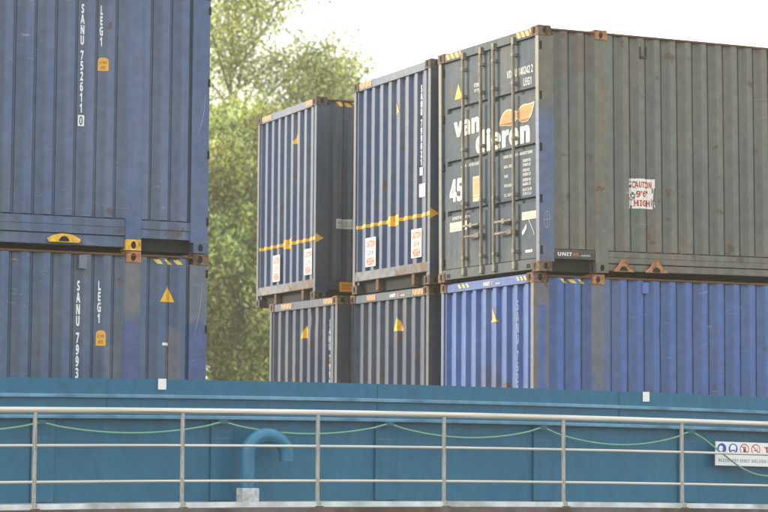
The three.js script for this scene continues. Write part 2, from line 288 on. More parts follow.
    for (const t of [0.22, W - 0.30]) mesh('sill_slot', bx(X(0.0), X(0.05), 0.05, 0.1, T(t), T(t + 0.09), 0.004), M.dark, g);
    mesh('interior_panel', bx(X(0.11), X(0.13), 0.15, 2.8, -W + 0.05, -0.05, 0), M.dark, g);
  }
  for (const v of o.hinges || []) mesh('hinge', bx(X(-0.004), X(0.022), v - 0.045, v + 0.045, -0.05, 0.005, 0.004), M.dark, g);
  // lettering and stickers that follow the pressed steel; a texture's left edge lies at uA
  const strip = (name, A, Bv, v0, v1, mat, prof, place, dn, parent = g) => {
    const lo = Math.min(A, Bv), hi = Math.max(A, Bv), us = [lo, ...prof.map((p) => p[0]).filter((q) => q > lo + 1e-4 && q < hi - 1e-4), hi].filter((q, i, l) => !i || q - l[i - 1] > 1e-4);
    const nv = Math.max(1, Math.ceil((v1 - v0) / 0.16)), P = [], U = [], I = [], n = us.length;
    for (let j = 0; j <= nv; j++) { const v = v0 + (v1 - v0) * j / nv; for (const q of us) { P.push(...place(q, v, depthAt(prof, q) + dn(q, v))); U.push((q - A) / (Bv - A), j / nv); } }
    for (let j = 0; j < nv; j++) for (let i = 0; i < n - 1; i++) { const a = j * n + i; I.push(a, a + 1, a + n, a + 1, a + n + 1, a + n); }
    const dg = new THREE.BufferGeometry(); dg.setAttribute('position', new THREE.Float32BufferAttribute(P, 3)); dg.setAttribute('uv', new THREE.Float32BufferAttribute(U, 2)); dg.setIndex(I);
    const m = mesh(name, toCreasedNormals(dg, 0.3), mat, parent); m.castShadow = false; return m;
  };
  const flat = [[-1, 0], [99, 0]];
  g.onSide = (name, A, Bv, v0, v1, mat, lift = 0) => { const s = spans.find((p) => Math.min(A, Bv) >= p[0][0] - 0.01 && Math.max(A, Bv) <= p[p.length - 1][0] + 0.01); return strip(name, A, Bv, v0, v1, mat, lift ? flat : s || flat, (u, v, d) => [X(u), v, lift ? lift : s ? -0.008 - d + EPS : EPS], lift ? NODENT : dent); };
  g.onEnd = (name, A, Bv, v0, v1, mat) => strip(name, A, Bv, v0, v1, mat, endProf, (t, v, d) => [X(0.02 + d - EPS), v, T(t)], endDent);
  g.onPlane = (name, A, Bv, v0, v1, mat, u) => strip(name, A, Bv, v0, v1, mat, flat, (t, v) => [X(u), v, T(t)], NODENT);
  return g;
}
function lug(g, u0, u1, hgt, mat, dir, kind) {
  const w = u1 - u0, sh = new THREE.Shape();
  if (kind === 'arc') { sh.moveTo(0, 0); sh.lineTo(0, 0.015); sh.quadraticCurveTo(w * 0.2, 0.03, w * 0.3, hgt * 0.75); sh.quadraticCurveTo(w * 0.5, hgt * 1.25, w * 0.7, hgt * 0.75); sh.quadraticCurveTo(w * 0.8, 0.03, w, 0.015); sh.lineTo(w, 0); } else { sh.moveTo(0.02, 0); sh.lineTo(0, 0.03); sh.quadraticCurveTo(w * 0.25, hgt * 1.06, w * 0.5, hgt); sh.quadraticCurveTo(w * 0.75, hgt * 1.06, w, 0.03); sh.lineTo(w - 0.02, 0); }
  const e = new THREE.ExtrudeGeometry(sh, { depth: 0.012, bevelEnabled: true, bevelThickness: 0.004, bevelSize: 0.004, bevelSegments: 1 });
  e.translate(dir > 0 ? u0 : -u1, 0.026 + (kind === 'arc' ? 0 : 0.03), 0.002);
  const m = mesh('lifting_lug', boxUV(e, 1, 1), mat, g);
  const hg = new THREE.CylinderGeometry(0.055, 0.055, 0.01, 18, 1, false, -Math.PI / 2, Math.PI); hg.rotateX(-Math.PI / 2); hg.rotateZ(0); hg.translate(dir > 0 ? (u0 + u1) / 2 : -(u0 + u1) / 2, 0.034 + (kind === 'arc' ? 0 : 0.03), 0.0165);
  mesh('lug_hole', hg, M.dark, m);
}

// ---------------------------------------------------------------- prints
const text = (x, s, px, py, size, sx, color, align = 'left', bold = true, heavy = 0) => { x.save(); x.translate(px, py); x.scale(sx, 1); x.font = (bold ? 'bold ' : '') + size + 'px sans-serif'; x.fillStyle = color; x.textAlign = align; x.textBaseline = 'alphabetic'; x.fillText(s, 0, 0); if (heavy) { x.strokeStyle = color; x.lineWidth = size * heavy; x.lineJoin = 'round'; x.strokeText(s, 0, 0); } x.restore(); };
const worn = (x, w, h, n, seed) => { const R = rng(seed); x.globalCompositeOperation = 'destination-out'; for (let i = 0; i < n; i++) { x.globalAlpha = 0.3 + 0.7 * R(); const a = R() * w, b = R() * h; x.beginPath(); x.ellipse(a, b, 0.5 + R() * w * 0.012, 0.5 + R() * h * 0.03, R() * 3, 0, 7); x.fill(); } x.globalAlpha = 1; x.globalCompositeOperation = 'source-over'; };
const vcode = (s, w, h, box, color = '#e6e6e2', seed = 1, wear = 20) => canvasTex(w, h, (x) => {
  const rows = s.split(''); let yy = 0; const total = rows.reduce((a, c) => a + (c === ' ' ? 0.42 : 1), 0) + (box ? 1.25 : 0), st = h / total;
  for (const c of rows) { if (c === ' ') { yy += st * 0.42; continue; } text(x, c, w / 2, yy + st * 0.93, st * 1.16, 0.66 * Math.min(1.4, w / (st * 0.85)), color, 'center', true, 0.045); yy += st; }
  if (box) { yy += st * 0.2; x.fillStyle = color; x.fillRect(w * 0.02, yy, w * 0.96, st * 1.04); text(x, box, w / 2, yy + st * 0.92, st * 1.1, 0.7, '#39435f', 'center'); }
  worn(x, w, h, wear, seed);
});
const D = {
  tri: decalMat(canvasTex(128, 128, (x) => { x.fillStyle = '#e8b02e'; x.beginPath(); x.moveTo(64, 4); x.lineTo(124, 124); x.lineTo(4, 124); x.closePath(); x.fill(); x.strokeStyle = '#c08f22'; x.lineWidth = 3; x.stroke(); x.fillStyle = '#a87f24'; x.fillRect(60, 52, 8, 40); x.fillRect(60, 100, 8, 8); worn(x, 128, 128, 14, 3); })),
  hazardSide: decalMat(canvasTex(256, 64, (x) => { x.fillStyle = '#e3c558'; for (const k of [0, 1, 2]) { const o = k * 84; x.beginPath(); x.moveTo(o + 2, 4); x.lineTo(o + 46, 4); x.lineTo(o + 84, 60); x.lineTo(o + 40, 60); x.closePath(); x.fill(); } worn(x, 256, 64, 40, 5); })),
  hazardEnd: decalMat(canvasTex(256, 64, (x) => { x.fillStyle = '#6b5236'; x.fillRect(0, 0, 256, 64); x.fillStyle = '#dcae52'; for (let k = -1; k < 4; k++) { const o = k * 76; x.beginPath(); x.moveTo(o, 0); x.lineTo(o + 42, 0); x.lineTo(o + 76, 64); x.lineTo(o + 34, 64); x.closePath(); x.fill(); } worn(x, 256, 64, 60, 6); })),
  hazardRed: decalMat(canvasTex(256, 64, (x) => { x.fillStyle = '#b98d48'; x.fillRect(0, 0, 256, 64); x.fillStyle = '#8a6a4c'; for (let k = -1; k < 4; k++) { const o = k * 80; x.beginPath(); x.moveTo(o, 64); x.lineTo(o + 40, 64); x.lineTo(o + 84, 0); x.lineTo(o + 44, 0); x.closePath(); x.fill(); } worn(x, 256, 64, 70, 16); })),
  sanu1: decalMat(vcode('SANU 752611', 64, 1024, '0', '#e8e8e6', 7)),
  sanu2: decalMat(vcode('SANU 799312', 64, 1024, '4', '#e8e8e6', 8)),
  leg1: decalMat(vcode('LEG1', 64, 420, null, '#e6e6e4', 9)),
  codeD: decalMat(vcode('SANU 799021', 64, 1024, '7', '#c9ccd2', 10, 150)),
  codeLV: decalMat(vcode('SANU 752420', 64, 1024, null, '#c2c8da', 11, 320)),
  size: decalMat(canvasTex(96, 128, (x) => { x.fillStyle = '#e2a63a'; x.beginPath(); x.roundRect(2, 2, 92, 124, [36, 36, 6, 6]); x.fill(); text(x, '2,90', 48, 60, 34, 0.95, '#8d5f1d', 'center'); text(x, '45', 48, 108, 40, 1, '#8d5f1d', 'center'); })),
  caution: decalMat(canvasTex(220, 240, (x) => { x.fillStyle = '#e9e2da'; x.fillRect(0, 0, 220, 240); ['CAUTION', "9'6\"", 'HIGH'].forEach((s, i) => text(x, s, 110, 72 + i * 74, 66, i ? 0.92 : 0.62, '#b0402c', 'center', true, 0.04)); worn(x, 220, 240, 90, 12); const R = rng(4); x.globalCompositeOperation = 'destination-out'; for (let i = 0; i < 16; i++) { x.fillRect(R() * 38, R() * 220, 4 + R() * 22, 3 + R() * 22); x.fillRect(186 + R() * 30, 70 + R() * 170, 3 + R() * 9, 10 + R() * 60); } })),
  cautionEnd: decalMat(canvasTex(160, 192, (x) => { x.fillStyle = '#dcd6ce'; x.fillRect(0, 0, 160, 192); text(x, 'CAUTION', 80, 62, 58, 0.54, '#a4281e', 'center', true, 0.07); text(x, '2,9 m', 80, 114, 42, 0.85, '#a4281e', 'center', true, 0.07); text(x, 'HIGH', 80, 182, 66, 0.72, '#a4281e', 'center', true, 0.08); worn(x, 160, 192, 8, 13); })),
  arrowBar: decalMat(canvasTex(512, 16, (x) => { x.fillStyle = '#e7a92d'; x.fillRect(0, 1, 512, 14); worn(x, 512, 16, 30, 14); })),
  arrowHead: decalMat(canvasTex(96, 96, (x) => { x.fillStyle = '#e7a92d'; x.beginPath(); x.moveTo(0, 2); x.lineTo(94, 48); x.lineTo(0, 94); x.closePath(); x.fill(); })),
  arrowSquare: decalMat(canvasTex(160, 96, (x) => { x.fillStyle = '#e6a62b'; x.fillRect(0, 0, 160, 96); text(x, '2,90', 80, 44, 44, 1, '#b06f1d', 'center'); text(x, '45', 80, 88, 44, 1, '#b06f1d', 'center'); })),
  white: decalMat(canvasTex(96, 96, (x) => { x.fillStyle = '#e6e4de'; x.fillRect(0, 0, 96, 96); x.fillStyle = '#c9c7c2'; for (let i = 0; i < 5; i++) x.fillRect(12, 14 + i * 16, 60 + (i % 2) * 12, 4); })),
  plaque: decalMat(canvasTex(192, 80, (x) => { x.fillStyle = '#c3beb6'; x.fillRect(0, 0, 192, 80); text(x, '45', 12, 46, 40, 1, '#8c7d72'); x.fillStyle = '#8f867c'; x.fillRect(70, 20, 100, 6); x.fillRect(70, 34, 90, 6); x.fillRect(70, 48, 104, 6); x.fillRect(14, 58, 150, 5); worn(x, 192, 80, 40, 15); })),
  orangePlate: decalMat(canvasTex(192, 96, (x) => { x.fillStyle = '#d99626'; x.fillRect(0, 0, 192, 96); x.fillStyle = '#c07023'; x.fillRect(24, 26, 140, 16); x.fillRect(24, 54, 110, 14); worn(x, 192, 96, 12, 17); })),
  unitSide: decalMat(canvasTex(384, 96, (x) => { x.fillStyle = '#44413e'; x.fillRect(0, 0, 384, 96); text(x, 'UNIT', 22, 66, 58, 1.02, '#ece8e0'); text(x, '45', 172, 66, 58, 0.92, '#c86a38'); text(x, '.com', 242, 66, 34, 1.3, '#c9c5be'); })),
  scratch: decalMat(canvasTex(64, 256, (x) => { x.strokeStyle = '#a9b0c6'; x.lineWidth = 2.2; x.beginPath(); x.moveTo(52, 6); x.quadraticCurveTo(50, 120, 20, 210); x.stroke(); x.lineWidth = 1.2; x.beginPath(); x.moveTo(20, 210); x.lineTo(10, 250); x.moveTo(36, 40); x.lineTo(30, 120); x.stroke(); })),
  loop: decalMat(canvasTex(128, 192, (x) => { x.strokeStyle = '#b4bbcf'; x.lineWidth = 3; x.beginPath(); x.ellipse(64, 90, 34, 78, 0.1, 0, 7); x.stroke(); x.beginPath(); x.moveTo(20, 96); x.lineTo(110, 84); x.moveTo(70, 12); x.lineTo(62, 180); x.stroke(); })),
  unitEnd: decalMat(canvasTex(320, 64, (x) => { text(x, 'UNIT', 6, 48, 50, 0.95, '#e9e9e8'); text(x, '45', 138, 48, 50, 0.9, '#cf7a46'); text(x, '.com', 206, 48, 32, 1.2, '#c6c8d0'); })),
  scuff: decalMat(canvasTex(160, 128, (x) => { x.fillStyle = '#d9d8d4'; x.beginPath(); x.moveTo(10, 110); x.lineTo(4, 84); x.lineTo(52, 30); x.lineTo(48, 62); x.lineTo(30, 92); x.closePath(); x.fill(); x.lineWidth = 4; x.strokeStyle = '#d0cfca'; x.beginPath(); x.moveTo(72, 2); x.lineTo(120, 90); x.lineTo(128, 118); x.stroke(); })),
};
const CV = '#c6c6c0';
const V = {
  code: decalMat(canvasTex(512, 192, (x) => { text(x, 'VDMU 140242 2', 8, 84, 86, 0.66, CV); text(x, 'LEG1', 270, 178, 86, 0.66, CV); worn(x, 512, 192, 40, 21); })),
  fin: decalMat(canvasTex(96, 128, (x) => { text(x, 'FIN', 48, 60, 52, 0.9, CV, 'center'); text(x, '2113', 48, 104, 38, 0.95, CV, 'center'); })),
  van: decalMat(canvasTex(512, 280, (x) => { text(x, 'van', 12, 258, 316, 0.80, '#d0cdc3', 'left', true, 0.06); })),
  dieren: decalMat(canvasTex(768, 256, (x) => { text(x, 'dieren', 12, 244, 300, 0.79, '#d0cdc3', 'left', true, 0.06); worn(x, 768, 256, 20, 22); })),
  leaf: decalMat(canvasTex(512, 160, (x) => { x.beginPath(); x.moveTo(4, 138); x.quadraticCurveTo(40, 14, 140, 16); x.quadraticCurveTo(210, 26, 262, 54); x.quadraticCurveTo(320, 4, 380, 6); x.quadraticCurveTo(450, 14, 508, 2); x.quadraticCurveTo(470, 140, 396, 152); x.quadraticCurveTo(310, 158, 262, 104); x.quadraticCurveTo(210, 160, 150, 154); x.quadraticCurveTo(70, 140, 4, 138); x.closePath(); x.fillStyle = '#c07f38'; x.fill(); x.lineWidth = 9; x.strokeStyle = '#cfc6b0'; x.stroke(); text(x, 'maritime', 256, 106, 86, 0.98, '#7a5c46', 'center', false); })),
  n45: decalMat(canvasTex(256, 192, (x) => { text(x, '45', 8, 182, 236, 0.82, '#d0cdc3', 'left', true, 0.04); })),
  label: decalMat(canvasTex(96, 144, (x) => { x.fillStyle = '#c6b492'; x.fillRect(0, 0, 96, 144); x.fillStyle = '#b89466'; x.fillRect(8, 8, 80, 96); x.fillStyle = '#8f7146'; x.fillRect(40, 44, 14, 16); x.fillRect(0, 116, 96, 5); })),
  line1: decalMat(canvasTex(512, 40, (x) => { text(x, 'A  BK  DIESELGEEN', 4, 33, 38, 1.12, CV); worn(x, 512, 40, 50, 23); })),
  line2: decalMat(canvasTex(640, 48, (x) => { x.fillStyle = '#b9b6ae'; text(x, 'VAN DIEREN MARITIME', 4, 38, 42, 1.12, CV); worn(x, 640, 48, 60, 24); })),
  table: decalMat(canvasTex(512, 352, (x) => {
    [['MAX. GROSS', '34000 KG', '74960 LB'], ['TARE', '4700 KG', '10360 LB'], ['PAYLOAD', '29300 KG', '64600 LB'], ['CU. CAP.', '89,8 CU.M', '3170 CU.F']].forEach(([a, b, c], i) => { text(x, a, 4, 56 + i * 88, 40, 0.78, CV); text(x, b, 330, 34 + i * 88, 40, 0.82, CV); text(x, c, 330, 72 + i * 88, 40, 0.82, CV); }); worn(x, 512, 352, 80, 25);
  })),
  paper: decalMat(canvasTex(192, 64, (x) => { x.fillStyle = '#c2bbac'; x.fillRect(0, 0, 192, 64); x.fillStyle = '#a39a8c'; for (let i = 0; i < 4; i++) x.fillRect(10, 10 + i * 13, 120 + (i % 2) * 44, 4); worn(x, 192, 64, 10, 26); })),
  name: decalMat(canvasTex(256, 40, (x) => { text(x, 'UNIT45.com', 4, 32, 38, 1.1, CV); worn(x, 256, 40, 60, 27); })),
};

// ---------------------------------------------------------------- containers
const pn = (k, n, w = 0.05) => sst(-w, w, k + (n - 0.5) * w);            // soft edged step
const rect = (u, v, n, u0, u1, v0, v1, w = 0.02) => pn(u - u0, n, w) * pn(u1 - u, n, w) * pn(v - v0, n, w) * pn(v1 - v, n, w);
const grey = [97, 99, 95], blueL = [68, 89, 124], blueLL = [58, 84, 122], navy = [58, 78, 114], vivid = [62, 93, 154];
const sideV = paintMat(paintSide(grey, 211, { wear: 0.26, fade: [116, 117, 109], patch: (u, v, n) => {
  if (u < 0.215) return v < 2.02 ? [[78, 96, 136], 0.8 * sst(2.02, 1.8, v + (n - 0.5) * 0.25) * (0.7 + 0.5 * n)] : [[112, 104, 82], 0.6];
  if (u < 0.46) return [[104, 84, 76], 0.6 * rect(u, v, n, 0.24, 0.40, 2.33, 2.83, 0.03)];
  if (u < 0.76) return [[108, 86, 76], 0.6 * rect(u, v, n, 0.50, 0.74, 2.36, 2.83, 0.03)];
  if (u < 0.95) return [[112, 104, 84], 0.55 * rect(u, v, n, 0.7, 1, 0.7, 2.9, 0.1)];
  return [[128, 104, 78], 0.5 * (Math.exp(-(((u - 1.62) / 0.06) ** 2)) * sst(1.1, 0.3, v) + Math.exp(-(((u - 1.95) / 0.08) ** 2)) * sst(1.2, 0.2, v)) * (0.4 + n)];
} }));
const endV = paintMat(paintEnd([57, 72, 88], 221, { wear: 0.2, fade: [84, 93, 98], rust: [124, 104, 84] }), 0.75);
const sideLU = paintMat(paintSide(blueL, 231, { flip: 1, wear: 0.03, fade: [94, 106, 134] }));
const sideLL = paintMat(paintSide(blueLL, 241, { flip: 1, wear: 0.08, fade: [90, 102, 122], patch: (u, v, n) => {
  if (u < 0.215) return v > 2.1 ? [[110, 108, 112], 0.7 * sst(2.05, 2.25, v)] : [[70, 85, 130], 0.9];
  if (u < 0.30 || u > 0.95) return u > 0.95 && u < 1.2 ? [[108, 114, 122], 0.5 * rect(u, v, n, 0.96, 1.16, -1, 1.9, 0.03)] : null;
  if (u < 0.46) return [[104, 100, 112], 0.8 * rect(u, v, n, 0.31, 0.46, 0, 2.1, 0.03)];
  if (u < 0.76) return null;
  return v > 2.15 ? [[112, 108, 104], 0.75 * sst(2.1, 2.3, v)] : [[70, 85, 130], 0.95];
} }));
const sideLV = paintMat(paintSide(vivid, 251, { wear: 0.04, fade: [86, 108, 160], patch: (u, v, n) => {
  if (u < 0.215) { const k = rect(u, v, n, 0.07, 0.15, -1, 2.55, 0.05); return [mix([112, 100, 92], [60, 90, 152], k), 0.7 + 0.25 * n]; }
  if (u > 0.76 && u < 0.95) return [[110, 102, 98], 0.75 * sst(0.8, 2.4, v + n * 0.9)];
  if (u > 0.95 && u < 1.15) return [[92, 100, 126], 0.45];
  return null;
} }));
const endLV = paintMat(paintEnd(vivid, 261, { wear: 0.12, fade: [90, 116, 174], patch: (t, v, n) => [[86, 84, 100], 0.6 * Math.exp(-(((t - 1.2) / 0.35) ** 2 + ((v - 1.55) / 0.35) ** 2)) * (0.5 + n)] }), 0.66, 0.1);
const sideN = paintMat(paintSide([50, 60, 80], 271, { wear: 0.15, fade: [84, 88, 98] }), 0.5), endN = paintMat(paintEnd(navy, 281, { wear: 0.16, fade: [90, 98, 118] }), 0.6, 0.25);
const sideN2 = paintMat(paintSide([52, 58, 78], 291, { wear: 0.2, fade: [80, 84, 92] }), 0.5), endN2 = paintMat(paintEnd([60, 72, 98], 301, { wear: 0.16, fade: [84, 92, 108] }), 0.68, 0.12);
const sill = std({ map: mottle([112, 114, 120], [104, 84, 72], 0.44, 311), roughness: 0.75 });

// left stack, seen square on from its long side; its doors are round the right-hand corner
{
  const c = container({ x: 9.357, y: -0.92, z: -22.9, dir: -1, side: sideLL, end: endN, seed: 1, railTop: 0.3, castM: M.rustBrown, castPost: M.rustOrange, hinges: [2.69, 2.09, 1.45, 0.8, 0.25],
    label: 'blue container with yellow triangle at the left, underneath the other one' });
  c.onSide('container_code', 1.485, 1.415, 1.13, 2.575, D.sanu2); c.onSide('size_code', 1.25, 1.185, 2.12, 2.58, D.leg1); c.onSide('scratch', 0.17, 0.04, 2.0, 2.6, D.scratch, 0.003); c.onSide('size_sign', 1.25, 1.145, 1.88, 2.05, D.size);
  c.onSide('warning_triangle', 0.548, 0.36, 2.365, 2.555, D.tri); c.onSide('hazard_stripe', 0.62, 0.28, 2.772, 2.83, D.hazardSide); c.onSide('sticker', 0.51, 0.43, 1.905, 1.935, D.white);
  const vent = mesh('side_vent', merge([bx(-1.46, -1.375, 2.69, 2.835, -0.02, 0.014)]), std({ color: 0x6e7480, roughness: 0.7 }), c);
}
{
  const c = container({ x: 9.357, y: 1.985, z: -22.9, dir: -1, side: sideLU, end: endN, seed: 2, railTop: 0.332, railHeight: 0.19, castM: sideLU, castPost: sideLU, castPostBottom: M.yellow, hinges: [2.66, 1.868, 1.08, 0.35],
    label: 'blue container with boxed 0 in its code, on top at the left' });
  c.onSide('container_code', 1.49, 1.42, 1.30, 2.62, D.sanu1); c.onSide('size_code', 1.275, 1.21, 2.17, 2.62, D.leg1); c.onSide('size_sign', 1.28, 1.163, 1.905, 2.055, D.size);
  c.onSide('scratch', 0.16, 0.03, 1.25, 1.75, D.scratch, 0.003);
  lug(c, 1.45, 1.815, 0.085, M.yellow, -1, 'flat');
}
// right stacks, corner towards us
{
  const c = container({ x: 13.468, y: -0.94, z: -22.955, h: -0.044, side: sideLV, end: endLV, seed: 3, castM: M.rustBrown, castPost: M.rustOrange, low: 0.03, dents: [[1.75, 2.2, 0.1, 0.02], [1.35, 1.35, 0.06, 0.014], [2.2, 2.3, 0.07, 0.02]],
    label: 'bright blue container under the grey one with doors' });
  c.onEnd('warning_triangle', 1.23, 0.97, 2.352, 2.555, D.tri); c.onEnd('container_code', 0.462, 0.428, 1.2, 2.6, D.codeLV);
  c.onPlane('hazard_stripe', 2.02, 1.68, 2.81, 2.865, D.hazardSide, -0.001); c.onPlane('hazard_stripe', 0.44, 0.17, 2.81, 2.865, D.hazardSide, -0.001); c.onPlane('maker_print', 1.32, 0.82, 2.785, 2.865, D.unitEnd, -0.001);
  c.onSide('hazard_stripe', 0.34, 0.70, 2.78, 2.832, D.hazardSide);
  mesh('side_vent', merge([bx(1.46, 1.54, 2.69, 2.82, -0.02, 0.014)]), std({ color: 0x5a6fa8, roughness: 0.7 }), c);
}
{
  const c = container({ x: 13.51, y: 1.965, z: -22.89, h: 0, tilt: 0.008, doors: true, side: sideV, end: endV, seed: 4, castM: M.rustBrown, castPost: M.rustOrange, castPostBottom: sideV, railM: M.rustBrown, dents: [[1.5, 2.45, 0.06, 0.02], [1.75, 2.15, 0.06, 0.02], [2.1, 1.95, 0.08, 0.02]],
    label: 'grey container with two doors, white lettering and an orange leaf emblem' });
  c.onSide('caution_sticker', 1.27, 1.61, 0.79, 1.15, D.caution);
  c.onSide('maker_print', 0.215, 0.755, 0.158, 0.256, D.unitSide, -0.011);
  c.onSide('scuff', 0.03, 0.17, 0.48, 0.72, D.loop, 0.004);
  lug(c, 1.0, 1.29, 0.135, M.rustOrange, 1, 'arc'); lug(c, 1.45, 1.76, 0.135, M.rustOrange, 1, 'arc');
  mesh('side_vent', merge([bx(1.405, 1.50, 2.60, 2.63, -0.02, 0.012), bx(1.405, 1.42, 2.60, 2.74, -0.02, 0.012), bx(1.485, 1.50, 2.60, 2.74, -0.02, 0.012)]), M.rustDark, c);
  const p = (n, a, b, v0, v1, m, u = 0.031) => c.onPlane(n, a, b, v0, v1, m, u);
  p('warning_triangle', 2.125, 1.915, 2.275, 2.475, D.tri); p('inspection_mark', 1.63, 1.48, 2.28, 2.45, V.fin); p('container_code', 0.815, 0.05, 2.205, 2.49, V.code);
  p('emblem', 0.995, 0.155, 1.785, 2.01, V.leaf); p('name_lettering', 2.145, 1.375, 1.79, 2.075, V.van); p('name_lettering', 1.61, 0.222, 1.54, 1.83, V.dieren);
  p('size_number', 2.265, 1.845, 0.99, 1.30, V.n45); p('size_label', 1.655, 1.45, 0.955, 1.265, V.label); p('small_lettering', 1.965, 1.275, 1.395, 1.45, V.line1); p('small_lettering', 0.9, 0.05, 1.395, 1.45, V.line2);
  p('weight_table', 0.89, 0.19, 0.90, 1.36, V.table); p('paper_label', 2.255, 1.805, 0.625, 0.74, V.paper); p('small_lettering', 2.2, 1.72, 0.76, 0.82, V.name); p('paper_label', 0.46, 0.077, 0.627, 0.722, V.paper); p('scuff', 0.47, 0.1, 0.42, 0.63, D.scuff); p('paper_label', 0.38, 0.218, 0.24, 0.27, D.white);
  c.onPlane('hazard_stripe', 2.3, 1.9, 2.80, 2.87, D.hazardEnd, -0.001); c.onPlane('hazard_stripe', 0.52, 0.17, 2.80, 2.87, D.hazardEnd, -0.001);
}
for (const [nm, x, y, z, h, lab, up, sd, en, ed] of [
  ['d', 13.5, 1.965, -25.612, -0.037, 'navy container with yellow arrow, directly beside the grey doors', 1, sideN, endN, []],
  ['e', 13.60, 1.965, -29.276, -0.061, 'navy container shifted back and overhanging the one below, beside the trees', 1, sideN, endN, []],
  ['f', 13.55, -0.94, -25.726, -0.028, 'dark grey blue container in the lower row, next to the bright blue one', 0, sideN2, endN2, []],
  ['g', 13.44, -0.94, -28.20, -0.026, 'dark container with dented end, lowest beside the trees', 0, sideN2, endN2, [[1.2, 2.68, 0.07, 0.025], [0.95, 2.66, 0.07, 0.03], [0.68, 2.69, 0.07, 0.02]]]]) {
  const c = container({ x, y, z, h, W: 2.438, side: sd, end: en, seed: 10 + nm.charCodeAt(0), castM: up ? M.rustDark : M.rustBrown, sillM: sill, low: up ? 0.17 : 0.03, endDents: ed, label: lab });
  if (up) {
    const e = nm === 'e';
    c.onPlane('hazard_stripe', 2.25, 1.85, 2.80, 2.875, D.hazardRed, -0.001); if (e) c.onPlane('hazard_stripe', 0.42, 0.17, 2.80, 2.875, D.hazardRed, -0.001);
    c.onEnd('warning_triangle', e ? 1.0 : 1.19, e ? 0.80 : 0.98, 2.32, 2.51, D.tri);
    const av = e ? 0.875 : 0.91;
    c.onEnd('arrow_bar', 2.355, 0.082, av - 0.028, av + 0.028, D.arrowBar); c.onPlane('arrow_bar', 0.082, 0.0, av - 0.028, av + 0.028, D.arrowBar, -0.003);
    c.onSide('arrow_head', 0.0, 0.13, av - 0.07, av + 0.07, D.arrowHead, 0.007);
    c.onEnd('arrow_square', 1.3, e ? 1.0 : 0.98, av - 0.07, av + 0.065, D.arrowSquare);
    c.onPlane('caution_sticker', e ? 1.75 : 2.03, e ? 1.46 : 1.70, 0.35, 0.74, D.cautionEnd, 0.012); c.onPlane('caution_sticker', e ? 0.46 : 0.58, e ? 0.17 : 0.27, 0.37, 0.74, D.cautionEnd, 0.012);
    if (!e) { c.onPlane('container_code', 0.34, 0.25, 1.42, 2.6, D.codeD, 0.012); c.onPlane('sticker', 0.35, 0.17, 1.14, 1.31, D.white, 0.012); }
    else { c.onSide('data_label', 0.316, 0.68, 1.02, 1.16, D.plaque); c.onSide('orange_plate', 0.37, 0.62, 0.12, 0.262, D.orangePlate, 0.0025); c.onSide('hazard_stripe', 0.3, 0.72, 2.775, 2.84, D.hazardEnd); }
  } else {
    const f = nm === 'f';
    c.onEnd('warning_triangle', f ? 1.09 : 1.3, f ? 0.87 : 1.10, 2.352, 2.545, D.tri); c.onEnd('container_code', f ? 0.34 : 0.43, f ? 0.27 : 0.35, 1.3, 2.6, D.codeD);
    c.onPlane('hazard_stripe', f ? 1.9 : 2.0, 1.62, 2.80, 2.87, D.hazardRed, -0.001); c.onPlane('hazard_stripe', 0.48, 0.17, 2.80, 2.87, D.hazardRed, -0.001); if (f) c.onPlane('maker_print', 1.18, 0.68, 2.785, 2.865, D.unitEnd, -0.001);
  }
}

